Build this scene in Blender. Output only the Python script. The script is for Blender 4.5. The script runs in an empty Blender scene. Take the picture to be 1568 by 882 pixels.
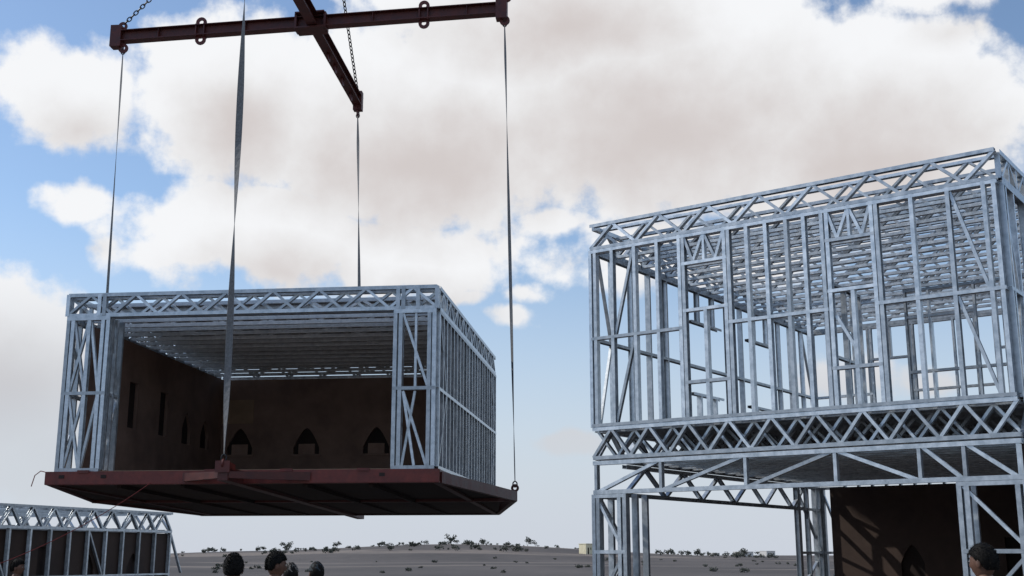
import bpy, bmesh, math, random
from mathutils import Vector, Matrix, noise as mnoise
random.seed(7)
scene=bpy.context.scene
COL=scene.collection
H=1.7
# ------------------------------------------------------------------ materials
def nt(mat):
    mat.use_nodes=True
    return mat.node_tree.nodes, mat.node_tree.links
def make_mat(name,c1,c2,scale=8,rough=.6,metal=0.0,bump=.0,rvar=.1,tint=False,detail=4,stretch=(1,1,1),spec=.5):
    m=bpy.data.materials.new(name); N,L=nt(m); b=N["Principled BSDF"]
    tc=N.new("ShaderNodeTexCoord"); mp=N.new("ShaderNodeMapping"); mp.inputs["Scale"].default_value=stretch
    L.new(tc.outputs["Object"],mp.inputs[0])
    n=N.new("ShaderNodeTexNoise"); n.inputs["Scale"].default_value=scale; n.inputs["Detail"].default_value=detail
    n.inputs["Roughness"].default_value=.6
    L.new(mp.outputs[0],n.inputs["Vector"])
    r=N.new("ShaderNodeValToRGB"); r.color_ramp.elements[0].position=.32; r.color_ramp.elements[1].position=.68
    r.color_ramp.elements[0].color=(*c1,1); r.color_ramp.elements[1].color=(*c2,1)
    L.new(n.outputs["Fac"],r.inputs[0])
    out=r.outputs[0]
    if tint:
        at=N.new("ShaderNodeAttribute"); at.attribute_name="tint"
        mx=N.new("ShaderNodeMix"); mx.data_type='RGBA'; mx.blend_type='MULTIPLY'; mx.inputs[0].default_value=1
        L.new(out,mx.inputs[6]); L.new(at.outputs["Color"],mx.inputs[7]); out=mx.outputs[2]
    L.new(out,b.inputs["Base Color"])
    mr=N.new("ShaderNodeMapRange"); mr.inputs[3].default_value=rough-rvar; mr.inputs[4].default_value=rough+rvar
    L.new(n.outputs["Fac"],mr.inputs[0]); L.new(mr.outputs[0],b.inputs["Roughness"])
    b.inputs["Metallic"].default_value=metal; b.inputs["Specular IOR Level"].default_value=spec
    if bump>0:
        bp=N.new("ShaderNodeBump"); bp.inputs["Strength"].default_value=bump; bp.inputs["Distance"].default_value=.02
        L.new(n.outputs["Fac"],bp.inputs["Height"]); L.new(bp.outputs[0],b.inputs["Normal"])
    return m
M_steel=make_mat("galvanised_steel",(.46,.51,.55),(.72,.77,.81),scale=9,rough=.38,metal=.6,bump=0,rvar=.12,tint=True,detail=2)
M_joist=make_mat("joist_steel_lit_tone",(.66,.70,.73),(.84,.87,.89),scale=9,rough=.45,metal=.35,bump=0,rvar=.1,tint=True,detail=2)  # joist steel lightened in colour to replace light lost under the roof sheet
M_board=make_mat("brown_board",(.085,.053,.041),(.135,.088,.068),scale=1.6,rough=.8,bump=.15,tint=True)
M_boardl=make_mat("light_board",(.24,.16,.10),(.34,.23,.15),scale=2.5,rough=.8,bump=.1,tint=True)
M_red=make_mat("red_oxide_paint",(.11,.018,.013),(.21,.038,.026),scale=5,rough=.5,bump=.2,tint=True)
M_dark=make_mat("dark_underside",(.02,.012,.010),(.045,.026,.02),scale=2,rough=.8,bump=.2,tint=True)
M_strap=make_mat("grey_webbing",(.13,.135,.14),(.24,.245,.25),scale=30,rough=.8,tint=True)
M_chain=make_mat("chain_steel",(.03,.03,.033),(.08,.075,.07),scale=20,rough=.5,metal=.6,tint=True)
M_rope=make_mat("red_rope",(.22,.04,.03),(.3,.06,.05),scale=30,rough=.8,tint=True)
M_shade_sheet=make_mat("grey_added_shade_sheet",(.27,.30,.33),(.36,.39,.42),scale=3,rough=.6,tint=True)  # for the sheet added above the joists to block light

# ------------------------------------------------------------------ mesh builder
class MB:
    def __init__(s): s.v=[];s.f=[];s.t=[];s.m=[]
    def add(s,vs,fs,mat=0,tint=None):
        if tint is None: tint=random.uniform(.62,1.08)
        o=len(s.v); s.v+= [tuple(x) for x in vs]
        for f in fs: s.f.append(tuple(i+o for i in f)); s.t.append(tint); s.m.append(mat)
    def hexa(s,b,t,mat=0,tint=None):
        s.add(list(b)+list(t),[(3,2,1,0),(4,5,6,7),(0,1,5,4),(1,2,6,5),(2,3,7,6),(3,0,4,7)],mat,tint)
    def beam(s,p,q,w,d,n,mat=0,prof='C',flip=1,tint=None):
        p=Vector(p);q=Vector(q);a=(q-p).normalized();n=Vector(n); n=(n-a*n.dot(a))
        if n.length<1e-5: n=a.orthogonal()
        n.normalize(); sd=a.cross(n)*flip
        w+=random.uniform(-.001,.001); d+=random.uniform(-.0025,.0025)
        w2,d2=w/2,d/2
        if prof=='C':
            t=.005
            P=[(-w2,-d2),(w2,-d2),(w2,-d2+t),(-w2+t,-d2+t),(-w2+t,d2-t),(w2,d2-t),(w2,d2),(-w2,d2)]
        elif prof=='I':
            t=.018;k=.011
            P=[(-w2,-d2),(w2,-d2),(w2,-d2+t),(k,-d2+t),(k,d2-t),(w2,d2-t),(w2,d2),(-w2,d2),(-w2,d2-t),(-k,d2-t),(-k,-d2+t),(-w2,-d2+t)]
        else:
            P=[(-w2,-d2),(w2,-d2),(w2,d2),(-w2,d2)]
        k=len(P)
        vs=[p+sd*x+n*y for x,y in P]+[q+sd*x+n*y for x,y in P]
        fs=[(i,(i+1)%k,k+(i+1)%k,k+i) for i in range(k)]+[tuple(range(k))[::-1],tuple(range(k,2*k))]
        s.add(vs,fs,mat,tint)
    def tube(s,pts,r,seg=6,mat=0,closed=False,tint=1):
        pts=[Vector(p) for p in pts];n=len(pts);vs=[];fs=[];up=None
        for i,p in enumerate(pts):
            if closed: tg=pts[(i+1)%n]-pts[i-1]
            else: tg=pts[min(i+1,n-1)]-pts[max(i-1,0)]
            tg.normalize()
            if up is None: up=tg.orthogonal().normalized()
            up=(up-tg*up.dot(tg)).normalized(); sd=tg.cross(up)
            for j in range(seg):
                A=2*math.pi*j/seg; vs.append(p+up*math.cos(A)*r+sd*math.sin(A)*r)
        m=n if closed else n-1
        for i in range(m):
            for j in range(seg):
                a=i*seg+j;b=i*seg+(j+1)%seg;c=((i+1)%n)*seg+(j+1)%seg;d=((i+1)%n)*seg+j
                fs.append((a,b,c,d))
        s.add(vs,fs,mat,tint)
    def ring(s,c,ax,R,r,mat=0,th=.03):
        c=Vector(c);ax=Vector(ax).normalized();e=ax.orthogonal().normalized();g=ax.cross(e)
        k=16;vs=[];fs=[]
        for i in range(k):
            A=2*math.pi*i/k;dr=e*math.cos(A)+g*math.sin(A)
            for rr in (r,R):
                for h in (-th/2,th/2): vs.append(c+dr*rr+ax*h)
        for i in range(k):
            a=4*i;b=4*((i+1)%k)
            fs+=[(a,b,b+1,a+1),(a+2,a+3,b+3,b+2),(a,a+2,b+2,b),(a+1,b+1,b+3,a+3)]
        s.add(vs,fs,mat,.6)
    def obj(s,name,mats,parent=None,smooth=False):
        me=bpy.data.meshes.new(name); me.from_pydata(s.v,[],s.f)
        for m in mats: me.materials.append(m)
        me.polygons.foreach_set("material_index",s.m)
        ca=me.color_attributes.new("tint",'FLOAT_COLOR','CORNER')
        buf=[]
        for p in me.polygons:
            t=s.t[p.index]; buf+= [t,t,t,1]*p.loop_total
        ca.data.foreach_set("color",buf)
        if smooth: me.polygons.foreach_set("use_smooth",[True]*len(me.polygons))
        me.update(); bm=bmesh.new(); bm.from_mesh(me); bmesh.ops.recalc_face_normals(bm,faces=bm.faces); bm.to_mesh(me); bm.free()
        o=bpy.data.objects.new(name,me); COL.objects.link(o)
        if parent: o.parent=parent
        return o
def empty(name,loc=(0,0,0)):
    e=bpy.data.objects.new(name,None); COL.objects.link(e); e.empty_display_size=.5; return e

class Fr:
    def __init__(s,ox,oy,ang): # ang: heading of e1 (deg)
        a=math.radians(ang); s.o=Vector((ox,oy,0)); s.e1=Vector((math.cos(a),math.sin(a),0)); s.e2=Vector((-math.sin(a),math.cos(a),0))
    def __call__(s,u,d,z): return s.o+s.e1*u+s.e2*d+Vector((0,0,z))
def truss(mb,F,a,b,z0,z1,n,norm,cw=.07,ww=.048,dep=.09,vert=False,start=0,light=False,wt=(.35,.75),mat=0):
    A=Vector(a);B=Vector(b)
    mb.beam(F(*A,z0+cw/2),F(*B,z0+cw/2),cw,dep,norm,mat=mat,tint=random.uniform(.95,1.12) if light else None); mb.beam(F(*A,z1-cw/2),F(*B,z1-cw/2),cw,dep,norm,mat=mat,flip=-1)
    for i in range(n):
        p=A.lerp(B,i/n);q=A.lerp(B,(i+1)/n)
        lo,hi=z0+cw*.6,z1-cw*.6
        up=(i+start)%2==0
        mb.beam(F(*p,lo if up else hi),F(*q,hi if up else lo),ww,dep-.012,norm,mat=mat,flip=1 if up else -1,prof='B' if light else 'C',tint=random.uniform(*wt) if light else None)
        if vert: mb.beam(F(*p,z0+cw*.6),F(*p,z1-cw*.6),ww,dep-.02,norm)
def stud(mb,F,u,d,z0,z1,norm,w=.055,dep=.095,flip=1): mb.beam(F(u,d,z0),F(u,d,z1),w,dep,norm,flip=flip)

def panel(mb,F,axis,a0,a1,fx,z0,z1,th,openings=(),mat=0,tint=1.0):
    br={a0,a1}
    for c,w,s,t,ar in openings:
        k=8 if ar else 1
        for i in range(k+1): br.add(round(c-w/2+w*i/k,5))
    br=sorted(br)
    def top(o,x):
        c,w,s,t,ar=o
        if not ar: return t
        q=min(1,abs(x-c)/(w/2)); hs=w*.75
        return t-hs+hs*(1-q**1.5)
    def P(x,y,z): return F(x,fx+y,z) if axis=='u' else F(fx+y,x,z)
    def box(x0,x1,za0,za1,zb0,zb1):
        mb.hexa([P(x0,0,za0),P(x1,0,za1),P(x1,th,za1),P(x0,th,za0)],[P(x0,0,zb0),P(x1,0,zb1),P(x1,th,zb1),P(x0,th,zb0)],mat,tint)
    for x0,x1 in zip(br[:-1],br[1:]):
        m=(x0+x1)/2; o=None
        for op in openings:
            if abs(m-op[0])<op[1]/2: o=op
        if o is None: box(x0,x1,z0,z0,z1,z1)
        else:
            box(x0,x1,z0,z0,o[2],o[2]); box(x0,x1,top(o,x0),top(o,x1),z1,z1)

# ================================================================== hanging module
mod=empty("suspended_steel_module")
F=Fr(-8.39,21.8,-6.5); W,D=7.07,8.2
z0,z1=3.19,6.53; zt=6.07
e1,e2=F.e1,F.e2
s=MB()
truss(s,F,(0.0,0),(W,0),zt,z1,16,e2,vert=False)
truss(s,F,(0.0,.16),(W,.16),zt,z1-.03,16,e2,start=1)
truss(s,F,(0.05,D),(W-.05,D),zt,z1,16,e2)
truss(s,F,(0,0.1),(0,D-.1),zt,z1,20,e1,vert=True)
truss(s,F,(W,0.1),(W,D-.1),zt,z1,20,e1,vert=True)
for u in (0,.62,.72,W-.72,W-.62,W-.35,W): stud(s,F,u,-.003,zt+.02,z1-.02,e2,w=.07,dep=.1)
k=0
d=.6
while d<D-.15:
    # slightly irregular bottom chord: each joist hangs a little differently
    dz=random.uniform(-.012,.012)
    truss(s,F,(0.06,d),(W-.06,d+random.uniform(-.03,.03)),zt+.015+dz,z1-.075,14,e2,cw=.07,ww=.05,dep=.06,start=k%2,light=True,wt=(.7,1.05),mat=1); k+=1; d+=.5
def stub(us,diag):
    for i,u in enumerate(us): stud(s,F,u,0,z0+.04,zt,e2,w=.07,dep=.1,flip=1 if i%2 else -1)
    a,b=min(us),max(us)
    for z in (z0+.03,(z0+zt)/2,zt-.03): s.beam(F(a-.03,0,z),F(b+.03,0,z),.06,.105,e2)
    for (ua,za,ub,zb) in diag: s.beam(F(ua,0.004,za),F(ub,.004,zb),.045,.06,e2)
zm=(z0+zt)/2
stub([.04,.13,.45,.72,.82],[(.15,z0+.06,.43,zm-.04),(.43,z0+.06,.15,zm-.04),(.15,zm+.04,.43,zt-.06),(.43,zm+.04,.15,zt-.06),(.47,z0+.06,.70,zm-.04),(.70,zm+.04,.47,zt-.06)])
stub([W-.76,W-.66,W-.13,W-.04],[(W-.6,z0+.06,W-.38,zm-.05),(W-.38,z0+.06,W-.6,zm-.05),(W-.62,zt-.06,W-.16,zm+.05),(W-.6,zm-.05,W-.16,z0+.06),(W-.38,zm+.0,W-.38,zt)])
for u in (.82,W-.76):
    for dd in (.12,.3,.55): stud(s,F,u,dd,z0+.04,zt,e1,w=.055,dep=.09)
    s.beam(F(u,.1,zm),F(u,.55,zm),.05,.08,e1)
    s.beam(F(u,.12,z0+.1),F(u,.55,zm),.045,.05,e1); s.beam(F(u,.55,zm),F(u,.12,zt-.1),.045,.05,e1)
for u in (0,W):
    n=20
    for i in range(n+1):
        dd=.1+(D-.2)*i/n
        stud(s,F,u,dd,z0+.04,zt,e1,w=.05,dep=.1,flip=1 if i%2 else -1)
    for z in (z0+.03,zm,zt-.03): s.beam(F(u,.06,z),F(u,D-.02,z),.06,.104,e1)
    for (da,za,db,zb) in ((.15,z0+.1,.9,zm),(.9,zm,.15,zt-.1),(D-.9,z0+.1,D-.15,zm),(D-.15,zm,D-.9,zt-.1)):
        s.beam(F(u+(.03 if u>0 else -.03),da,za),F(u+(.03 if u>0 else -.03),db,zb),.045,.03,e1)
for i in range(17): stud(s,F,.1+(W-.2)*i/16,D,z0+.04,zt,e2,w=.05,dep=.09)
s.obj("steel_frame",[M_steel,M_joist],mod)
b=MB()
slot=[(2.79,.42,4.28,5.23,False),(4.38,.42,4.28,5.23,False),(5.75,.5,4.22,4.95,True),(6.9,.5,4.22,4.9,True)]
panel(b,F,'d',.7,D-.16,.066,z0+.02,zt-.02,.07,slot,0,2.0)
panel(b,F,'d',.7,D-.1,.055,z0+.02,zt-.05,.008,(),1,.7)
arch=[(.62,.66,4.16,4.82,True),(2.35,.66,4.16,4.82,True),(4.13,.66,4.16,4.82,True),(5.9,.66,4.16,4.82,True)]
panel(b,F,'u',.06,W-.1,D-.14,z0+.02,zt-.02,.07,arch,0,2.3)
panel(b,F,'u',.06,W-.1,D-.065,z0+.02,zt-.02,.012,(),1,.7)
for a in arch:
    panel(b,F,'u',a[0]-.22,a[0]+.2,D-.085,4.165,4.42,.015,(),0,3.0)
    panel(b,F,'u',a[0]-.38,a[0]+.38,D-.17,4.11,4.15,.05,(),0,2.6)
panel(b,F,'u',W-.16,W-.1,D-.2,z0+.02,zt-.02,.05,(),0,1.8)
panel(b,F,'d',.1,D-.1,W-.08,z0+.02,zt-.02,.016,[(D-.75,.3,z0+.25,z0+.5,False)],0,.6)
panel(b,F,'u',.14,.95,D-.155,z0+1.75,z0+2.35,.012,(),2,1.2)
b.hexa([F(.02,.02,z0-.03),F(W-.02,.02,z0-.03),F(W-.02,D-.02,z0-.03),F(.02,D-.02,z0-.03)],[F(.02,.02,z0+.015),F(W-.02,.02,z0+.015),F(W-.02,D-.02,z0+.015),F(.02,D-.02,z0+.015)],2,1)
b.hexa([F(.08,.9,z1-.068),F(W-.08,.9,z1-.068),F(W-.08,D-.08,z1-.068),F(.08,D-.08,z1-.068)],[F(.08,.9,z1-.055),F(W-.08,.9,z1-.055),F(W-.08,D-.08,z1-.055),F(.08,D-.08,z1-.055)],3,1)  # added roof sheet, cuts light from above and darkens gaps between joists
b.obj("wall_boards_floor_and_shade_sheet",[M_board,M_dark,M_boardl,M_shade_sheet],mod)
r=MB()
UL,UR=-1.2,W+.97; dm=4.1
def tb(p,q,zt0,zb0,zt1,zb1,w,mat=0,tint=None):
    p=Vector(p);q=Vector(q);a=(q-p).normalized();sd=Vector((-a.y,a.x))*w/2
    def v(c,z): return F(c.x,c.y,z)
    r.hexa([v(p-sd,zb0),v(q-sd,zb1),v(q+sd,zb1),v(p+sd,zb0)],[v(p-sd,zt0),v(q-sd,zt1),v(q+sd,zt1),v(p+sd,zt0)],mat,tint)
r.beam(F(-.12,-.05,z0-.125),F(W+.1,-.05,z0-.125),.14,.24,(0,0,1),prof='I',flip=1,tint=1.0)
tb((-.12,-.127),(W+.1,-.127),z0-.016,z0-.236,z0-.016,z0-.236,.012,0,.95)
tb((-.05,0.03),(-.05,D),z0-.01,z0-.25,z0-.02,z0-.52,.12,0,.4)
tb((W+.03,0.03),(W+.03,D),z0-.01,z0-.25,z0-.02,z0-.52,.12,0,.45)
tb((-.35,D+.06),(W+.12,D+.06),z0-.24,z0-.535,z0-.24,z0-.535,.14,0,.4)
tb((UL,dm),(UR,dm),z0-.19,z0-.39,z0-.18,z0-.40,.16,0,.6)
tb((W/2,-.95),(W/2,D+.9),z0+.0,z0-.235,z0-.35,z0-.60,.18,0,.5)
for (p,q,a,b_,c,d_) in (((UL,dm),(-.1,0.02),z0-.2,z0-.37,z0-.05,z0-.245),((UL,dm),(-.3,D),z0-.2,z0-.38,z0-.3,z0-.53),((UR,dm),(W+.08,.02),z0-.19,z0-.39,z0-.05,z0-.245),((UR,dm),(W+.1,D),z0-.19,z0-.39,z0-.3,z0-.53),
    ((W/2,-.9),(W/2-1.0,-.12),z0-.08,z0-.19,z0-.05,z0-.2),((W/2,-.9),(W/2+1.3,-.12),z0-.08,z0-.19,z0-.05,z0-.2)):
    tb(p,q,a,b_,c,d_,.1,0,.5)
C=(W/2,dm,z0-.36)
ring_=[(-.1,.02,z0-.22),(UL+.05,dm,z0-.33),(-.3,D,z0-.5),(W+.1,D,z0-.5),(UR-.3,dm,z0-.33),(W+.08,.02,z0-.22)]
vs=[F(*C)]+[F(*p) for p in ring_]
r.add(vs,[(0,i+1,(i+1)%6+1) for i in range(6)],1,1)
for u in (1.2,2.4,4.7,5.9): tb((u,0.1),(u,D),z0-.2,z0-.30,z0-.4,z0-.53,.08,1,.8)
for u in (.5,2.9,4.3,5.7): r.beam(F(u,-.14,z0-.01),F(u+.22,-.14,z0-.01),.05,.03,e2,prof='B')
for u in (.15,.95,4.6,6.1): r.beam(F(u,-.137,z0-.10),F(u+.1,-.137,z0-.10),.06,.012,e2,prof='B',mat=1)
for (u,dd,z) in ((UL,dm,z0-.14),(UR,dm,z0-.12),(W/2,-.93,z0+.05),(W/2,D+.88,z0-.28)):
    r.ring(F(u,dd,z),e1 if abs(u-W/2)<.1 else e2,.085,.035)
r.beam(F(W/2-.13,-.97,z0+.0),F(W/2+.13,-.97,z0+.0),.2,.03,e2,prof='B')
r.beam(F(W/2-.09,-.9,z0+.03),F(W/2-.09,-.6,z0+.0),.1,.02,e1,prof='B'); r.beam(F(W/2+.09,-.9,z0+.03),F(W/2+.09,-.6,z0+.0),.1,.02,e1,prof='B')
r.obj("lifting_base_frame",[M_red,M_dark],mod)

# ================================================================== lifting beam, slings, chains
cr=empty("crane_spreader_beam")
Lp=Vector((-9.32,26.08,13.78));Rp=Vector((-.12,25.15,14.06))
Cp=(Lp+Rp)/2; Bp=Vector((-4.22,30.5,13.86)); Fp=Vector((-5.1,20.6,14.0))
c=MB(); UPV=Vector((0,0,1))
ax=(Rp-Lp).normalized()
c.beam(Lp,Rp,.24,.27,UPV,prof='I',tint=.5)
c.beam(Fp,Bp,.24,.30,UPV,prof='I',tint=.46)
ay=(Bp-Fp).normalized()
for E,a in ((Lp,ax),(Rp,ax),(Bp,ay),(Fp,-ay)):
    c.beam(E-a*.12+Vector((0,0,-.27)),E-a*.12+Vector((0,0,.27)),.24,.26 if abs(a.dot(ax))>.9 else .2,a,prof='B',tint=.5)
sn=Vector((ax.y,-ax.x,0))
for t in (.21,.79):
    p=Lp.lerp(Rp,t)
    for sg in (1,-1):
        c.ring(p+Vector((0,0,sg*.22)),sn,.13,.055,th=.04)
    for k_ in (-.1,.1): c.beam(p+ax*k_+Vector((0,0,-.16)),p+ax*k_+Vector((0,0,.16)),.03,.2,sn,prof='B',tint=.5)
for t in (.1,.33,.66,.9): c.beam(Lp.lerp(Rp,t)+Vector((0,0,-.115)),Lp.lerp(Rp,t)+Vector((0,0,.115)),.012,.2,sn,prof='B',tint=.5)
for E in (Lp,Rp):
    c.ring(E+ax*(.05 if E is Lp else -.05)*1.0+Vector((0,0,-.3)),sn,.12,.05,th=.04)
for E in (Lp,Rp): c.ring(E+Vector((0,0,.27)),sn,.11,.05,th=.04)
for t in (.65,.72,.8,.9):
    p=Fp.lerp(Bp,t); c.ring(p+Vector((0,0,-.22)),ax,.12,.05,th=.04)
c.ring(Bp-ay*.1+Vector((0,0,-.32)),ax,.12,.05,th=.04); c.ring(Bp-ay*.3+Vector((0,0,.2)),ax,.12,.05,th=.04)
for k_ in (-.35,.35):
    c.beam(Cp+ax*k_+Vector((0,0,-.2)),Cp+ax*k_+Vector((0,0,.2)),.05,.3,sn,prof='B',tint=.5)
c.beam(Cp-ax*.35+Vector((0,0,-.19)),Cp+ax*.35+Vector((0,0,-.19)),.45,.03,UPV,prof='B',tint=.45)
c.beam(Cp-ax*.35+Vector((0,0,.19)),Cp+ax*.35+Vector((0,0,.19)),.45,.03,UPV,prof='B',tint=.45)
c.obj("cross_beams",[M_red],cr)
hook=Vector((-4.72,25.6,18.9))
ch=MB()
def chain(p,q,R=.055,rr=.014):
    p=Vector(p);q=Vector(q);a=(q-p);n=int(a.length/(R*2.0));a.normalize();e=a.orthogonal().normalized();g=a.cross(e)
    for i in range(n):
        c0=p+a*(i+.5)*R*2.0; sd=e if i%2 else g
        pts=[]
        for j in range(10):
            A=2*math.pi*j/10; pts.append(c0+a*math.cos(A)*R*1.28+sd*math.sin(A)*R*.72)
        ch.tube(pts,rr,5,closed=True,tint=random.uniform(.7,1.2))
for E in (Lp+Vector((0.03,0,.33)),Rp+Vector((-.03,0,.33)),Bp-ay*.3+Vector((0,0,.3)),Fp+Vector((0,0,.3))): chain(E,hook)
ch.tube([hook+Vector((.12*math.cos(t),0,.14+.2*math.sin(t))) for t in [i*math.pi/8 for i in range(16)]],.025,6,closed=True)
ch.tube([hook+Vector((0,0,.36)),hook+Vector((0,0,1.2))],.09,10); ch.tube([hook+Vector((0,0,1.2)),hook+Vector((0,0,14))],.02,6)
ch.obj("lifting_chains",[M_chain],cr)
st=MB()
def sling(p,q,w,tw,ph,th=.009,gather=True):
    p=Vector(p);q=Vector(q);a=(q-p).normalized();e=Vector((1,0,0));e=(e-a*e.dot(a)).normalized();g=a.cross(e);n=60;vs=[];fs=[]
    for i in range(n+1):
        t=i/n;A=ph+tw*math.pi*t; c0=p.lerp(q,t); ww=w*(min(1,.35+min(t,1-t)*9))
        x=e*math.cos(A)+g*math.sin(A); y=a.cross(x)
        vs+=[c0-x*ww/2-y*th/2,c0+x*ww/2-y*th/2,c0+x*ww/2+y*th/2,c0-x*ww/2+y*th/2]
    for i in range(n):
        for j in range(4): a_=4*i+j;b_=4*i+(j+1)%4; fs.append((a_,b_,b_+4,a_+4))
    st.add(vs,fs,0,.9)
    for c0,sg in ((p,1),(q,-1)):
        st.tube([c0+Vector((.045*math.cos(t),0,sg*(.07+.06*math.sin(t)))) for t in [k*math.pi/6 for k in range(12)]],.014,6,mat=1,closed=True)
sling(Lp+ax*.05+Vector((0,0,-.46)),F(UL,dm,z0-.0),.06,1.2,.3)
sling(Rp-ax*.05+Vector((0,0,-.46)),F(UR,dm,z0+.03),.07,1.5,.5)
sling(Fp+Vector((0,0,-.46)),F(W/2,-.93,z0+.22),.125,2.3,.2)
sling(Bp-ay*.1+Vector((0,0,-.48)),F(W/2,D+.88,z0-.1),.085,1.7,.1)
st.obj("webbing_slings",[M_strap,M_chain],cr)
tg=MB()
A_=F(1.9,-.14,z0-.22);B_=Vector((-9.0,17.6,1.15))
tg.tube([A_.lerp(B_,t)+Vector((0,0,-1.1*t*(1-t))) for t in [i/24 for i in range(25)]],.007,5)
A_=F(-.1,-.1,z0-.02)
tg.tube([A_,A_+Vector((-.12,0,.03)),A_+Vector((-.22,0,-.05)),A_+Vector((-.27,0,-.25))],.009,5)
tg.obj("tag_line",[M_rope])

# ================================================================== two-storey steel frame building
bld=empty("steel_frame_house")
G=Fr(1.352,19.45,-36.44); W,D=6.65,9.5; e1,e2=G.e1,G.e2
f=MB()
ZL0,ZL1=2.66,3.20; ZF0,ZF1=3.22,3.75; ZR0,ZR1=6.76,7.22; ZM=5.23
def S(u,d,z0,z1,n=e2,w=.058,dep=.1,flip=1): f.beam(G(u,d,z0),G(u,d,z1),w,dep,n,flip=flip)
truss(f,G,(0,0),(W,0),ZR0,ZR1,15,e2,cw=.055,ww=.045)
truss(f,G,(.02,.30),(W,.30),ZR0+.02,ZR1-.01,15,e2,cw=.045,ww=.035,start=1)
truss(f,G,(0,D),(W,D),ZR0,ZR1,15,e2)
truss(f,G,(0,.1),(0,D-.1),ZR0,ZR1,21,e1); truss(f,G,(W,.1),(W,D-.1),ZR0,ZR1,21,e1,vert=True)
d=.75;k=0
while d<D-.2:
    truss(f,G,(.06,d),(W-.06,d),ZR0+.01,ZR1-.07,18,e2,cw=.05,ww=.04,dep=.07,start=k%2,light=True); k+=1; d+=.45
truss(f,G,(0,0),(W,0),ZF0,ZF1,19,e2,cw=.06,ww=.045)
truss(f,G,(0,.16),(W,.16),ZF0,ZF1-.03,19,e2,cw=.05,ww=.04,start=1)
truss(f,G,(0,D),(W,D),ZF0,ZF1,15,e2)
truss(f,G,(0,.1),(0,D-.1),ZF0,ZF1,21,e1); truss(f,G,(W,.1),(W,D-.1),ZF0,ZF1,21,e1)
d=.6;k=0
while d<D-.2:
    truss(f,G,(.06,d),(W-.06,d),ZF0+.01,ZF1-.04,16,e2,cw=.045,ww=.04,dep=.08,start=k%2,light=True); k+=1; d+=.45
zb,zt_=ZF1,ZR0
wins=[(1.74,2.535),(4.15,4.90)]
studs=[0.0,.09,.427,.861,1.289,1.70,1.77,2.50,2.57,2.885,3.205,3.54,3.828,4.11,4.19,4.87,4.94,5.456,5.97,6.46,6.6]
for i,u in enumerate(studs): S(u,0,zb,zt_,flip=1 if i%2 else -1)
def R(u0,u1,z,d=0,w=.05,dep=.104): f.beam(G(u0,d,z),G(u1,d,z),w,dep,e2)
R(0,W,zb+.03);R(0,W,zt_-.03)
R(0,1.74,ZM);R(2.535,4.15,ZM);R(4.9,W,ZM+.0)
for a,b2 in wins:
    R(a,b2,6.27);R(a,b2,5.5);R(a,b2,4.35)
    m=(a+b2)/2
    S(m,0,zb,5.5)
    xs=[a+.04,a+(b2-a)*.25,m,a+(b2-a)*.75,b2-.04]
    for i in range(4):
        f.beam(G(xs[i],0,6.74 if i%2==0 else 6.29),G(xs[i+1],0,6.29 if i%2==0 else 6.74),.045,.08,e2)
    S(m,0,6.27,6.76,w=.04,dep=.09)
for (ua,za,ub,zb_) in ((.83,zt_-.06,.46,ZM+.03),(.83,ZM-.04,.46,zb+.06),(6.0,zt_-.06,6.42,ZM+.03),(6.0,ZM-.04,6.44,zb+.06),(4.25,ZM-.1,4.5,zb+.9)):
    f.beam(G(ua,.006,za),G(ub,.006,zb_),.045,.06,e2)
for (u,dd) in ((0,.12),(W,.1),(W,.22),(0,D-.1),(W,D-.1)): S(u,dd,zb,zt_,e1)
for u in (0,W):
    n=15
    for i in range(1,n):
        dd=D*i/n
        if u==0 and i in (6,7,10,11): S(u,dd,zb,4.7,e1); S(u,dd,6.1,zt_,e1,flip=-1); continue
        S(u,dd,zb,zt_,e1,w=.045,flip=1 if i%2 else -1)
    for z in (zb+.03,ZM,zt_-.03): f.beam(G(u,.05,z),G(u,D-.05,z),.05,.103,e1)
    for (a,b2) in ((5.5/15*D,7.5/15*D),(9.5/15*D,11.5/15*D)):
        for z in (4.7,6.1): f.beam(G(u,a,z),G(u,b2,z),.05,.103,e1)
    for (da,za,db,zc) in ((.2,zb+.05,.6,ZM),(.6,ZM,.2,zt_-.05),(D-.6,zb+.05,D-.1,ZM),(D-.1,ZM,D-.6,zt_)): f.beam(G(u,da,za),G(u,db,zc),.04,.05,e1)
rs=[0.05,.45,.9,1.35,1.42,2.3,2.37,2.8,3.25,3.7,4.1,4.17,5.0,5.07,5.5,5.95,6.6]
for i,u in enumerate(rs): S(u,D,zb,zt_,w=.045,flip=1 if i%2 else -1)
for z in (zb+.03,zt_-.03): R(0,W,z,D)
R(0,1.4,ZM,D);R(2.3,4.15,ZM,D);R(5,W,ZM,D)
for a,b2 in ((1.4,2.3),(4.15,5.0)): R(a,b2,4.75,D);R(a,b2,6.0,D);S((a+b2)/2,D,zb,4.75);S((a+b2)/2,D,6.0,zt_)
for (dd,us,top) in ((6.2,[3.3,3.75,4.6,5.1,5.6,6.1],zt_),):
    for i,u in enumerate(us): S(u,dd,zb,top,w=.04,flip=1 if i%2 else -1)
    R(us[0],us[-1],zb+.03,dd);R(us[0],us[-1],top-.03,dd);R(us[0],us[-1],ZM-.1,dd)
for u,ds in ((2.4,[4.4,5.3,5.75,6.1]),):
    for i,dd in enumerate(ds): S(u,dd,zb,zt_,e1,w=.045)
    for z in (zt_-.03,ZM+.1,zb+.03): f.beam(G(u,ds[0],z),G(u,ds[-1],z),.05,.09,e1)
f.beam(G(3.3,6.2,6.2),G(4.6,6.2,6.2),.05,.09,e2)
f.beam(G(0,0,ZL0+.035),G(W,0,ZL0+.035),.065,.1,e2);f.beam(G(0,0,ZL1-.035),G(W,0,ZL1-.035),.065,.1,e2)
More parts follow.
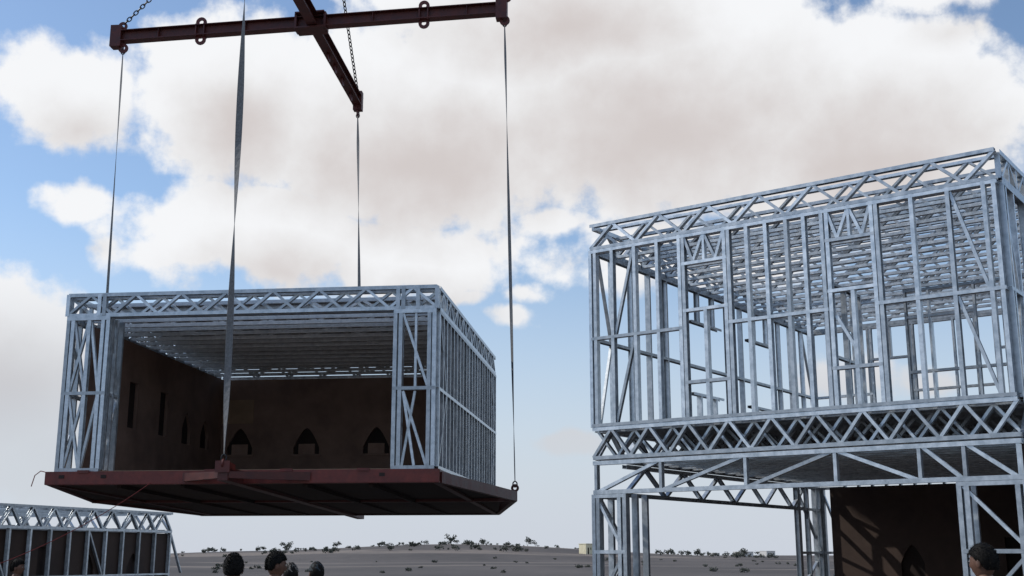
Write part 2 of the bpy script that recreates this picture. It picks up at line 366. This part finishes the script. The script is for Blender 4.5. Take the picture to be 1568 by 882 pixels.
lv=[0.05,1.25,2.7,4.1,5.3,5.9,6.6]
for u in lv: S(u,0,ZL0+.04,ZL1-.04,w=.05,dep=.09)
for (a,za,b2,zc) in ((.1,ZL0+.05,1.2,ZL1-.05),(1.3,ZL0+.05,2.65,ZL1-.05),(2.75,ZL0+.05,4.05,ZL1-.05),(4.15,ZL1-.05,5.25,ZL0+.05),(5.35,ZL1-.05,5.85,ZL0+.05),(5.95,ZL1-.05,6.55,ZL0+.05)):
    f.beam(G(a,.003,za),G(b2,.003,zc),.05,.08,e2)
truss(f,G,(0,.95),(0,D-.9),ZL0,ZL1,11,e1,cw=.065)
f.beam(G(0,.1,ZL0+.03),G(0,D,ZL0+.03),.05,.09,e1)
f.beam(G(W,.1,ZL0+.03),G(W,D,ZL0+.03),.05,.09,e1)
def colpack(us,ds,z1_,uw,dw):
    for i,u in enumerate(us): S(u,uw,0.03,z1_,e2,w=.065,flip=1 if i%2 else -1)
    for i,dd in enumerate(ds): S(dw,dd,0.03,z1_,e1,w=.065,flip=1 if i%2 else -1)
    for z in (.05,.9,1.75,z1_-.03):
        f.beam(G(us[0],uw,z),G(us[-1],uw,z),.055,.104,e2)
        if ds: f.beam(G(dw,ds[0],z),G(dw,ds[-1],z),.055,.104,e1)
    for j,(za,zc) in enumerate(((.1,.87),(.93,1.72),(1.78,z1_-.06))):
        a,b2=(us[0]+.05,us[-1]-.05) if j%2 else (us[-1]-.05,us[0]+.05)
        f.beam(G(a,uw+.002,za),G(b2,uw+.002,zc),.045,.06,e2)
        if ds:
            a,b2=(ds[0],ds[-1]) if j%2 else (ds[-1],ds[0]); f.beam(G(dw,a,za),G(dw,b2,zc),.045,.06,e1)
colpack([0.0,.08,.48,.58],[.15,.5,.9,.98],ZL0,0,0)
colpack([W-.85,W-.75,W-.1,W],[.15,.5,.95],ZL0,0,W)
colpack([0.0,.08,.5,.58],[D-1.35,D-1.27,D-.8,D-.35,D-.1],ZL1,D,0)
for dd in (.3,.62): S(.58,dd,0.03,ZL0,e1)
for dd in (.3,.62): S(W-.85,dd,0.03,ZL0,e1)
for i in range(20): S(.6+(W-.7)*i/19,D+.02,0.03,ZF0,w=.05)
for i in range(16): S(W,.95+(D-1.1)*i/15,0.03,ZF0,e1,w=.05)
f.beam(G(0,D,.03),G(W,D,.03),.05,.1,e2)
f.obj("steel_frame",[M_steel],bld)
b=MB()
panel(b,G,'u',.3,W-.1,D-.16,.06,ZF0-.04,.07,[(2.05,.5,.75,1.92,True),(4.1,.28,.8,2.05,False),(5.6,.5,.75,1.92,True)],0,.7)
panel(b,G,'u',.3,W-.1,D-.086,.06,ZF0-.04,.012,(),1,.6)
panel(b,G,'d',.3,D-.1,W-.12,.06,ZF0-.04,.05,[(2.5,.5,.75,1.92,True),(5.5,.5,.75,1.92,True)],0,.55)
panel(b,G,'d',.3,D-.1,W-.068,.06,ZF0-.04,.01,(),1,.8)
b.hexa([G(.04,.2,ZF1-.03),G(W-.04,.2,ZF1-.03),G(W-.04,D-.05,ZF1-.03),G(.04,D-.05,ZF1-.03)],[G(.04,.2,ZF1-.012),G(W-.04,.2,ZF1-.012),G(W-.04,D-.05,ZF1-.012),G(.04,D-.05,ZF1-.012)],1,1)
b.hexa([G(-.2,-.2,-.05),G(W+.2,-.2,-.05),G(W+.2,D+.2,-.05),G(-.2,D+.2,-.05)],[G(-.2,-.2,.03),G(W+.2,-.2,.03),G(W+.2,D+.2,.03),G(-.2,D+.2,.03)],0,1)
b.obj("boards_and_floor",[M_board,M_dark,M_boardl],bld)
bx=MB()
bx.beam(G(5.1,D-.18,1.2),G(5.22,D-.18,1.2),.12,.04,e2,prof='B')
bx.obj("socket_box",[M_steel],bld)

# ================================================================== ground module at the left
m2=empty("single_storey_steel_module")
ang=math.degrees(math.atan2(6.5,2.25))
K=Fr(-12.2-2.25*.9,28.5-6.5*.9,ang); L2=6.88*1.9
g=MB(); k1,k2=K.e1,K.e2
zt2=2.91; zc2=2.33
truss(g,K,(0,0),(L2,0),zc2,zt2,34,k2,cw=.06,ww=.05,vert=False)
truss(g,K,(0,.3),(L2,.3),zc2,zt2-.03,34,k2,cw=.05,ww=.045,start=1)
truss(g,K,(L2,.05),(L2,5),zc2,zt2,12,k1); truss(g,K,(0,.05),(0,5),zc2,zt2,12,k1); truss(g,K,(0,5),(L2,5),zc2,zt2,34,k2)
for i in range(19):
    u=.05+(L2-.1)*i/18; g.beam(K(u,0,0),K(u,0,zc2),.06,.1,k2)
    if i%5==3: g.beam(K(u+.05,0,zc2-.05),K(u+.65,0,1.2),.045,.07,k2)
g.beam(K(0,0,1.17),K(L2,0,1.17),.05,.1,k2);g.beam(K(0,0,.05),K(L2,0,.05),.05,.1,k2)
for dd in (.15,.6,1.2,1.8,2.4,3,3.6,4.2,4.95): g.beam(K(L2,dd,0),K(L2,dd,zc2),.05,.1,k1)
for i in range(30):
    u=.3+(L2-.5)*i/29; g.beam(K(u,.05,zc2+.06),K(u,4.95,zc2+.06),.05,.05,UPV); g.beam(K(u,.05,zt2-.06),K(u,4.95,zt2-.06),.05,.05,UPV)
g.obj("steel_frame",[M_steel],m2)
b=MB()
panel(b,K,'u',.05,L2-.05,.06,.02,zc2-.02,.05,[(L2-1.6,.5,.5,1.75,True),(L2-3.5,.5,.5,1.75,True),(L2-5.2,.4,.9,1.9,False),(L2-7.5,.5,.5,1.75,True)],0,.5)
panel(b,K,'u',.05,L2-.05,.12,.02,zc2-.02,.015,(),1,.8)
panel(b,K,'d',.05,4.95,L2-.08,.02,zc2-.02,.018,(),0,.6)
panel(b,K,'u',.05,L2-.05,4.9,.02,zc2-.02,.018,(),0,.8)
b.obj("wall_boards",[M_board,M_dark],m2)

# ================================================================== people
def mat_plain(name,c,rough=.8,spec=.4): return make_mat(name,tuple(x*.8 for x in c),tuple(min(1,x*1.2) for x in c),scale=14,rough=rough,bump=.15,spec=spec)
M_skin=mat_plain("skin",(.13,.065,.042),.6); M_hair=mat_plain("black_hair",(.009,.008,.007),.7,.15); M_shoe=mat_plain("shoe",(.02,.018,.016),.6)
M_eye=mat_plain("eye_white",(.35,.33,.31),.4)
def skinned(vs,es,root,sub=2):
    me=bpy.data.meshes.new("tmp"); me.from_pydata([v[:3] for v in vs],es,[])
    o=bpy.data.objects.new("tmp",me); COL.objects.link(o)
    bpy.context.view_layer.objects.active=o
    sk=o.modifiers.new("s",'SKIN'); sk.use_smooth_shade=True
    sv=me.skin_vertices[0].data
    for i,v in enumerate(vs):
        sv[i].radius=(v[3],v[4] if len(v)>4 else v[3]); sv[i].use_root=(i==root)
    ss=o.modifiers.new("u",'SUBSURF'); ss.levels=sub; ss.render_levels=sub
    bpy.context.view_layer.update()
    dg=bpy.context.evaluated_depsgraph_get(); res=bpy.data.meshes.new_from_object(o.evaluated_get(dg))
    bpy.data.objects.remove(o); return res
def person(name,x,y,ht,yaw,shirt,trous,cap=None,tilt=0.0,turn=0.0,reach=False):
    mats=[M_skin,M_hair,mat_plain("shirt_cloth",shirt),mat_plain("trouser_cloth",trous),M_shoe,M_eye]
    if cap: mats.append(mat_plain("cap_cloth",cap))
    V=[(0,0,.95,.145,.105),(0,0,1.10,.13,.10),(0,.0,1.27,.155,.105),(0,-.01,1.40,.11,.08),(0,-.01,1.475,.058,.06),(0,.005,1.56,.052,.055)]
    E=[(0,1),(1,2),(2,3),(3,4),(4,5)]
    for sx in (-1,1):
        b0=len(V); fwd=.22 if (reach and sx>0) else .05
        V+=[(sx*.17,-.01,1.405,.062),(sx*.23,-.02,1.12,.043),(sx*.24,fwd,.92 if fwd<.1 else 1.08,.029)]
        E+=[(3,b0),(b0,b0+1),(b0+1,b0+2)]
        b1=len(V)
        V+=[(sx*.095,0,.88,.092,.095),(sx*.105,.015,.50,.06),(sx*.11,-.02,.10,.042),(sx*.115,.05,.045,.042,.035),(sx*.12,.15,.035,.04,.028)]
        E+=[(0,b1),(b1,b1+1),(b1+1,b1+2),(b1+2,b1+3),(b1+3,b1+4)]
    me=skinned(V,E,0)
    for m in mats: me.materials.append(m)
    for p in me.polygons:
        c_=p.center; mi=2
        if c_.z>1.475: mi=0
        elif c_.z<.085: mi=4
        elif c_.z<.93 and abs(c_.x)<.2: mi=3
        elif abs(c_.x)>.2 and c_.z<1.0: mi=0 if c_.z<.98 else 2
        p.material_index=mi; p.use_smooth=True
    bm=bmesh.new(); bm.from_mesh(me); bpy.data.meshes.remove(me)
    for sx in (-1,1):
        fwd=.22 if (reach and sx>0) else .05; wz=.92 if fwd<.1 else 1.08
        wr=Vector((sx*.24,fwd,wz)); 
        hv=[(wr.x,wr.y,wr.z,.024,.02),(wr.x,wr.y+.015,wr.z-.05,.022,.036)]; he=[(0,1)]
        for i,(oy,ln) in enumerate(((-.026,.055),(-.009,.07),(.009,.075),(.027,.068))):
            b0=len(hv); bz=wr.z-.085
            hv+=[(wr.x,wr.y+.018+oy,bz,.0095),(wr.x-sx*.006,wr.y+.02+oy,bz-ln*.5,.0085),(wr.x-sx*.02,wr.y+.02+oy,bz-ln,.0075)]
            he+=[(1,b0),(b0,b0+1),(b0+1,b0+2)]
        b0=len(hv); hv+=[(wr.x-sx*.012,wr.y+.05,wr.z-.06,.011),(wr.x-sx*.022,wr.y+.065,wr.z-.095,.009)]; he+=[(1,b0),(b0,b0+1)]
        hm=skinned(hv,he,0,1); n0=len(bm.faces); bm.from_mesh(hm); bm.faces.ensure_lookup_table()
        for q in bm.faces[n0:]: q.material_index=0;q.smooth=True
        bpy.data.meshes.remove(hm)
    Rm=Matrix.Translation((0,.012,1.62))@Matrix.Rotation(turn,4,'Z')@Matrix.Rotation(tilt,4,'X')
    def ell(c_,r_,mi,fn=None,seg=24):
        res=bmesh.ops.create_uvsphere(bm,u_segments=seg,v_segments=seg*2//3,radius=1)
        vv=res['verts']
        for v in vv:
            p=Vector(v.co); 
            if fn: p=fn(p)
            v.co=Rm@(Vector((p.x*r_[0],p.y*r_[1],p.z*r_[2]))+Vector(c_))
        for v in vv:
            for q in v.link_faces: q.material_index=mi;q.smooth=True
    def face(p):
        q=p.copy()
        if p.z<0: q.x*=1+.28*p.z; q.y*=(1+.12*p.z)
        if p.y>0:
            q.y-=.06*math.exp(-((p.z-.12)/.14)**2)*math.exp(-((abs(p.x)-.38)/.22)**2)
            q.y+=.20*math.exp(-((p.z+.16)/.16)**2)*math.exp(-(p.x/.14)**2)
            q.y+=.07*math.exp(-((p.z+.50)/.07)**2)*math.exp(-(p.x/.3)**2)
            q.y+=.08*math.exp(-((p.z+.82)/.14)**2)
        return q
    ell((0,0,0),(.076,.096,.118),0,face,32)
    for sx in (-1,1):
        ell((sx*.078,-.008,-.008),(.011,.02,.032),0,seg=12)
        ell((sx*.030,.083,.012),(.012,.008,.007),5,seg=10); ell((sx*.030,.0895,.012),(.0055,.003,.0055),1,seg=8)
        ell((sx*.030,.088,.032),(.018,.006,.004),1,seg=8)
    rnd=random.Random(int(x*100+y*10+500))
    def hairline(p):
        yy=p.y/max(.001,math.hypot(p.x,p.y))
        return .38 if yy>.6 else (.38-(.6-yy)*.62 if yy>-.1 else max(-.48,-.05-(-.1-yy)*.9))
    def hairf(p):
        hl=hairline(p); k=1+.05*mnoise.noise(p*4+Vector((x,y,0)))+.025*mnoise.noise(p*13)
        if p.z<hl: k=.90 if p.z>hl-.12 else .80
        return p*k
    ell((0,-.008,.014),(.088,.108,.129),1,hairf,40)
    if not cap:
        for i in range(2400):
            th=rnd.uniform(0,2*math.pi); zz=rnd.uniform(-.5,1); rr=math.sqrt(max(0,1-zz*zz)); p=Vector((rr*math.cos(th),rr*math.sin(th),zz))
            if p.z<hairline(p)-.03: continue
            base=Vector((p.x*.087,p.y*.107-.008,p.z*.128+.014)); t1=p.orthogonal().normalized()*.003
            fl=Vector((rnd.uniform(-.6,.6),rnd.uniform(-.4,.6),rnd.uniform(-.9,.2)))
            tip=base+(p+fl*1.1).normalized()*rnd.uniform(.008,.019)
            vs=[bm.verts.new(Rm@q) for q in (base-t1,base+t1,tip)]; q=bm.faces.new(vs); q.material_index=1
    else:
        def capf(p):
            q=p.copy(); 
            if p.z<.12: q.z=.12+(p.z-.12)*.05
            q*=1+.02*mnoise.noise(p*6); return q
        ell((0,-.004,.018),(.09,.11,.125),6,capf,24)
        ell((0,.10,.042),(.065,.07,.007),6,seg=16)
    me=bpy.data.meshes.new(name); 
    bmesh.ops.scale(bm,vec=(ht/1.745,)*3,verts=bm.verts)
    bm.to_mesh(me); bm.free()
    for m in mats: me.materials.append(m)
    o=bpy.data.objects.new(name,me); COL.objects.link(o); o.location=(x,y,0); o.rotation_euler=(0,0,math.radians(yaw)); return o
# yaw 0 = facing +Y (away from the camera)
person("construction_worker",-2.42,10.5,1.70,8,(.25,.28,.34),(.05,.06,.09))
person("construction_worker",-2.35,12.0,1.72,-70,(.30,.16,.1),(.06,.06,.06),tilt=-.1)
person("construction_worker",-2.36,12.9,1.61,10,(.3,.28,.24),(.07,.06,.05),cap=(.16,.14,.12))
person("construction_worker",-2.10,13.0,1.62,25,(.12,.16,.2),(.05,.05,.06),cap=(.03,.04,.045))
person("construction_worker",3.52,9.0,1.77,40,(.3,.3,.3),(.05,.06,.09),tilt=-.03)
person("construction_worker",-7.37,18.0,1.63,-90,(.1,.07,.06),(.04,.04,.05),reach=True)

# ================================================================== ground
def gh(x,y):
    h=0
    h+=5.3*math.exp(-((x+14)/70)**2)*math.exp(-((y-420)/110)**2)
    h+=2.6*math.exp(-((x+110)/60)**2)*math.exp(-((y-480)/120)**2)
    h+=1.6*math.exp(-((x-170)/120)**2)*math.exp(-((y-560)/120)**2)
    if y>90: h+=.5*(mnoise.noise(Vector((x*.02,y*.012,1))))*min(1,(y-90)/150)
    if 0<y: h-=min(1,max(0,y-60)/200)*.25
    return h
ys=[-60,-30,-10,0,10,20,30,40,55,70,90]+[100+8*i for i in range(90)]+[850,950,1100,1400,1800,2500,4000,7000]
xs=[-6000,-3000,-1500,-900,-600]+[-440+8*i for i in range(111)]+[600,900,1500,3000,6000]
vs=[(x,y,gh(x,y) if abs(x)<900 and y<1500 else 0) for y in ys for x in xs]
nx=len(xs); fs=[(j*nx+i,j*nx+i+1,(j+1)*nx+i+1,(j+1)*nx+i) for j in range(len(ys)-1) for i in range(nx-1)]
me=bpy.data.meshes.new("desert_ground"); me.from_pydata(vs,[],fs); me.polygons.foreach_set("use_smooth",[True]*len(fs))
gr=bpy.data.objects.new("desert_ground",me); COL.objects.link(gr)
m=bpy.data.materials.new("desert_soil"); N,L=nt(m); bs=N["Principled BSDF"]; bs.inputs["Roughness"].default_value=.95
tc=N.new("ShaderNodeTexCoord")
def noi(sc,det,stretch=(1,1,1)):
    mp=N.new("ShaderNodeMapping"); mp.inputs["Scale"].default_value=stretch; L.new(tc.outputs["Object"],mp.inputs[0])
    n=N.new("ShaderNodeTexNoise"); n.inputs["Scale"].default_value=sc; n.inputs["Detail"].default_value=det; L.new(mp.outputs[0],n.inputs["Vector"]); return n
n1=noi(.03,8,(1,.35,1)); n2=noi(.012,5,(.5,1.6,1)); n3=noi(.5,4)
r1=N.new("ShaderNodeValToRGB"); r1.color_ramp.elements[0].position=.35;r1.color_ramp.elements[1].position=.7
r1.color_ramp.elements[0].color=(.065,.053,.047,1);r1.color_ramp.elements[1].color=(.14,.115,.10,1); L.new(n1.outputs[0],r1.inputs[0])  # brown-grey soil kept dark, with cloud shadow put into its colour
r2=N.new("ShaderNodeValToRGB"); r2.color_ramp.elements[0].position=.54;r2.color_ramp.elements[1].position=.60
L.new(n2.outputs[0],r2.inputs[0])
mx=N.new("ShaderNodeMix"); mx.data_type='RGBA'; mx.inputs[7].default_value=(.28,.225,.18,1); L.new(r1.outputs[0],mx.inputs[6]); 
mm=N.new("ShaderNodeMath"); mm.operation='MULTIPLY'; mm.inputs[1].default_value=.75; L.new(r2.outputs[0],mm.inputs[0]); L.new(mm.outputs[0],mx.inputs[0])
m3=N.new("ShaderNodeMix"); m3.data_type='RGBA'; m3.blend_type='MULTIPLY'; m3.inputs[0].default_value=.6; L.new(mx.outputs[2],m3.inputs[6]); L.new(n3.outputs[0],m3.inputs[7])
hs=N.new("ShaderNodeHueSaturation"); hs.inputs["Saturation"].default_value=.9; hs.inputs["Value"].default_value=1.2; L.new(m3.outputs[2],hs.inputs["Color"]); L.new(hs.outputs[0],bs.inputs["Base Color"])
me.materials.append(m)

# scrub trees (one mass)
M_leaf=make_mat("scrub_foliage",(.055,.062,.048),(.10,.105,.08),scale=1.5,rough=.9,tint=True)  # pale dusty leaf colour, lightened further to stand in for distance haze
M_bark=make_mat("scrub_bark",(.05,.04,.03),(.09,.07,.05),scale=4,rough=.9,tint=True)
t=MB()
def scrub(x,y,h,wd):
    z=gh(x,y)-.05
    for j in range(random.randint(2,3)):
        a=random.uniform(0,6.28); l=h*.5
        p=Vector((x,y,z)); q=p+Vector((math.cos(a)*wd*.25,math.sin(a)*wd*.25,l)); t.beam(p,q,.07*h*.4,.07*h*.4,(0,1,0),mat=1,prof='B')
    cl=[(random.uniform(-.5,.5)*wd,random.uniform(-.5,.5)*wd,random.uniform(.35,.8)*h,random.uniform(.28,.42)*wd) for _ in range(random.randint(3,6))]
    for (cx,cy,cz,cr_) in cl:
        for i in range(30):
            dv=Vector((random.gauss(0,1),random.gauss(0,1),random.gauss(0,.7))).normalized()*cr_*random.uniform(.4,1.0)
            c0=Vector((x+cx,y+cy,z+cz))+dv; s_=cr_*random.uniform(.18,.34)
            e=Vector((random.gauss(0,1),random.gauss(0,1),random.gauss(0,1))).normalized(); g_=e.orthogonal().normalized()
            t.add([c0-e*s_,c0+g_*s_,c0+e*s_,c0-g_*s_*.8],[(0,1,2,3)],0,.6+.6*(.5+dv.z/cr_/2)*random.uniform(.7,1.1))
for i in range(190):
    y=random.uniform(330,470); x=random.choice([random.uniform(-.28,.065),random.uniform(-.1,.025),random.uniform(-.26,.06),random.uniform(.12,.22)])*y
    hh=random.choice([.6,.7,.9,1.1,1.5]); scrub(x,y,hh,hh*random.uniform(.9,1.6))
for x,y,hh in ((-75,400,3.2),(-58,398,2.4),(-20.5,403,3.6),(-10.4,418,2.2),(5.4,415,3.2),(8,410,2.4),(-29,400,2.2),(60,390,2.4),(80,415,3.2),(86,420,2.2),(-99,395,2.2)):
    scrub(x,y,hh,hh*.8)
for i in range(60):
    y=random.uniform(110,300); x=random.uniform(-.33,.3)*y; hh=random.uniform(.25,.5); scrub(x,y,hh,hh*1.8)
t.obj("distant_scrub_trees",[M_leaf,M_bark])

# distant buildings
M_yel=make_mat("pale_yellow_render",(.66,.60,.42),(.76,.70,.5),scale=1,rough=.9,tint=True)
M_wht=make_mat("white_render",(.6,.58,.54),(.72,.7,.66),scale=1,rough=.9,tint=True)
def hut(name,x,y,w,dp,h,mat,nw=2):
    q=MB(); Q=Fr(x-w/2,y,32); z=gh(x,y)-.3
    ops=[(w*.25,w*.14,z+.3,z+h*.7,False)]+[(w*(.5+.3*i),w*.10,z+h*.5,z+h*.7,False) for i in range(nw)]
    panel(q,Q,'u',0,w,0,z,z+h,.15,ops,0,1); panel(q,Q,'u',0,w,.4,z,z+h*.9,.1,(),1,1); panel(q,Q,'u',0,w,dp,z,z+h,.15,(),0,1)
    panel(q,Q,'d',.15,dp,0,z,z+h,.15,(),0,1); panel(q,Q,'d',.15,dp,w-.15,z,z+h,.15,(),0,1)
    q.hexa([Q(-.1,-.1,z+h),Q(w+.1,-.1,z+h),Q(w+.1,dp+.25,z+h),Q(-.1,dp+.25,z+h)],[Q(-.1,-.1,z+h+.2),Q(w+.1,-.1,z+h+.2),Q(w+.1,dp+.25,z+h+.2),Q(-.1,dp+.25,z+h+.2)],0,.95)
    q.obj(name,[mat,M_dark])
hut("yellow_hut",22.6,340,3.4,3.3,3.1,M_yel,1)
hut("white_shed",118,600,9,5,2.6,M_wht); hut("white_shed",134,620,6,5,3.0,M_wht); hut("white_shed",104,610,4,4,2.2,M_wht)

# ================================================================== world
SUN_EL,SUN_AZ=42,-80   # azimuth from +Y, positive to the right
w=bpy.data.worlds.new("World"); scene.world=w; w.use_nodes=True
N=w.node_tree.nodes; L=w.node_tree.links; N.clear()
grp=bpy.data.node_groups.new("cloud_density",'ShaderNodeTree')
grp.interface.new_socket("P",in_out='INPUT',socket_type='NodeSocketVector'); grp.interface.new_socket("D",in_out='OUTPUT',socket_type='NodeSocketFloat'); grp.interface.new_socket("B",in_out='OUTPUT',socket_type='NodeSocketFloat')
gN,gL=grp.nodes,grp.links
gi=gN.new("NodeGroupInput"); go=gN.new("NodeGroupOutput")
def gm(op,a,b=None):
    n=gN.new("ShaderNodeMath"); n.operation=op
    for i,v in enumerate((a,b)):
        if v is None: continue
        if isinstance(v,(int,float)): n.inputs[i].default_value=v
        else: gL.new(v,n.inputs[i])
    return n.outputs[0]
wn=gN.new("ShaderNodeTexNoise"); wn.inputs["Scale"].default_value=.22; wn.inputs["Detail"].default_value=1; gL.new(gi.outputs[0],wn.inputs["Vector"])
ws=gN.new("ShaderNodeVectorMath"); ws.operation='MULTIPLY_ADD'; gL.new(wn.outputs["Color"],ws.inputs[0]); ws.inputs[1].default_value=(3.0,2.2,0); ws.inputs[2].default_value=(-1.5,-1.1,0)
wa=gN.new("ShaderNodeVectorMath"); wa.operation='ADD'; gL.new(gi.outputs[0],wa.inputs[0]); gL.new(ws.outputs[0],wa.inputs[1]); Pw=wa.outputs[0]
# (azimuth, elevation, half-width, half-height) in degrees
BL=[(-5.2,20.6,13.5,5.6),(6.8,21.9,15,6.6),(17,20.0,9.5,5.8),(-14.6,21.5,5.2,4.2),(2,26.8,11.5,4.2),(-22,20.9,4.6,2.5),(-12,15.3,7.5,2.8),(-15.8,14,3.8,1.7),
(-20.8,16.3,2.4,1.0),(.6,12.7,1.6,.75),(-.1,11.3,1.3,.8),(-2.6,12.5,1.5,.7),(-24.2,9.2,4.6,4.2),(-21.5,5.4,8,3.4),(21.8,25.4,3.4,1.6),(24.2,19.8,2,.9),(2.8,5.2,2.0,.8),(2.4,15.7,3,.9),
(-5,14.2,7,2.2),(16.5,8,4,1.2),(10,14.5,9,2.0),
(75,28,28,9),(-85,32,30,9),(170,38,60,12)]
cur=None
for (a,e,sa,se) in BL:
    v1=gN.new("ShaderNodeVectorMath"); v1.operation='MULTIPLY_ADD'; gL.new(Pw,v1.inputs[0]); v1.inputs[1].default_value=(1/sa,1/se,0); v1.inputs[2].default_value=(-a/sa,-e/se,0)
    v2=gN.new("ShaderNodeVectorMath"); v2.operation='LENGTH'; gL.new(v1.outputs[0],v2.inputs[0])
    f_=gm('SUBTRACT',1.0,v2.outputs["Value"]); f_=gm('MULTIPLY',f_,min(1.0,.25+se*.16))
    cur=f_ if cur is None else gm('MAXIMUM',cur,f_)
cur=gm('MAXIMUM',cur,-.8)
n1=gN.new("ShaderNodeTexNoise"); n1.inputs["Scale"].default_value=.42; n1.inputs["Detail"].default_value=8; n1.inputs["Roughness"].default_value=.56; gL.new(gi.outputs[0],n1.inputs["Vector"])
nn=gm('SUBTRACT',n1.outputs[0],.5); nn=gm('MULTIPLY',nn,.95)
gL.new(gm('ADD',cur,nn),go.inputs[0])
gL.new(gm('ADD',cur,gm('MULTIPLY',nn,.6)),go.inputs[1])
tc=N.new("ShaderNodeTexCoord"); sx=N.new("ShaderNodeSeparateXYZ"); L.new(tc.outputs["Generated"],sx.inputs[0])
def wm(op,a,b=None,c=None):
    n=N.new("ShaderNodeMath"); n.operation=op
    for i,v in enumerate((a,b,c)):
        if v is None: continue
        if isinstance(v,(int,float)): n.inputs[i].default_value=v
        else: L.new(v,n.inputs[i])
    return n.outputs[0]
az=wm('MULTIPLY',wm('ARCTAN2',sx.outputs[0],sx.outputs[1]),57.2958); el=wm('MULTIPLY',wm('ARCSINE',sx.outputs[2]),57.2958)
cb=N.new("ShaderNodeCombineXYZ"); L.new(az,cb.inputs[0]); L.new(el,cb.inputs[1])
g1=N.new("ShaderNodeGroup"); g1.node_tree=grp; L.new(cb.outputs[0],g1.inputs[0])
of=N.new("ShaderNodeVectorMath"); of.operation='ADD'; of.inputs[1].default_value=(-.8,1.9,0); L.new(cb.outputs[0],of.inputs[0])
g2=N.new("ShaderNodeGroup"); g2.node_tree=grp; L.new(of.outputs[0],g2.inputs[0])
def mr(v,a,b,c=0,d=1):
    n=N.new("ShaderNodeMapRange"); n.interpolation_type='SMOOTHSTEP'; L.new(v,n.inputs[0]); n.inputs[1].default_value=a;n.inputs[2].default_value=b;n.inputs[3].default_value=c;n.inputs[4].default_value=d; return n.outputs[0]
alpha=mr(g1.outputs[0],-.05,.21); shade=mr(g2.outputs[1],.0,1.0)
cc=N.new("ShaderNodeValToRGB"); cr_=cc.color_ramp; cr_.elements[0].color=(.92,.93,.95,1); cr_.elements[1].color=(.65,.60,.59,1); e_=cr_.elements.new(.42); e_.color=(.80,.79,.795,1); L.new(shade,cc.inputs[0])
low=N.new("ShaderNodeMix"); low.data_type='RGBA'; low.inputs[7].default_value=(.58,.60,.64,1); L.new(cc.outputs[0],low.inputs[6]); L.new(mr(el,6,14,.85,0),low.inputs[0])
hz=mr(el,0,17,.95,.0)
sky=N.new("ShaderNodeTexSky"); sky.sky_type='NISHITA'; sky.sun_disc=False; sky.sun_elevation=math.radians(SUN_EL); sky.sun_rotation=math.radians(SUN_AZ); sky.air_density=1.0; sky.dust_density=.4; sky.ozone_density=2.0
b1=N.new("ShaderNodeBackground"); b1.inputs[1].default_value=.15; L.new(sky.outputs[0],b1.inputs[0])
b3=N.new("ShaderNodeBackground"); b3.inputs[0].default_value=(.59,.64,.73,1); b3.inputs[1].default_value=1
b2=N.new("ShaderNodeBackground"); b2.inputs[1].default_value=1; L.new(low.outputs[2],b2.inputs[0])
m1=N.new("ShaderNodeMixShader"); L.new(hz,m1.inputs[0]); L.new(b1.outputs[0],m1.inputs[1]); L.new(b3.outputs[0],m1.inputs[2])
m2_=N.new("ShaderNodeMixShader"); af=wm('MULTIPLY',alpha,mr(el,0,8,.15,1)); L.new(af,m2_.inputs[0]); L.new(m1.outputs[0],m2_.inputs[1]); L.new(b2.outputs[0],m2_.inputs[2])
ow=N.new("ShaderNodeOutputWorld"); L.new(m2_.outputs[0],ow.inputs[0])

sl=bpy.data.lights.new("sun",'SUN'); sl.energy=2.6; sl.angle=math.radians(.8); sl.color=(1,.95,.88)
so=bpy.data.objects.new("sun",sl); COL.objects.link(so)
el_,az_=math.radians(SUN_EL),math.radians(SUN_AZ)
sd=Vector((math.sin(az_)*math.cos(el_),math.cos(az_)*math.cos(el_),math.sin(el_)))
so.rotation_euler=sd.to_track_quat('Z','Y').to_euler(); so.location=sd*50

cam=bpy.data.cameras.new("camera"); cam.lens=41.33; cam.sensor_width=36; cam.clip_end=12000; cam.clip_start=.1
co=bpy.data.objects.new("camera",cam); COL.objects.link(co); co.location=(0,0,H); co.rotation_euler=(math.radians(90+12.8),0,0)
scene.camera=co
scene.view_settings.view_transform='Standard'; scene.view_settings.look='None'; scene.view_settings.exposure=0
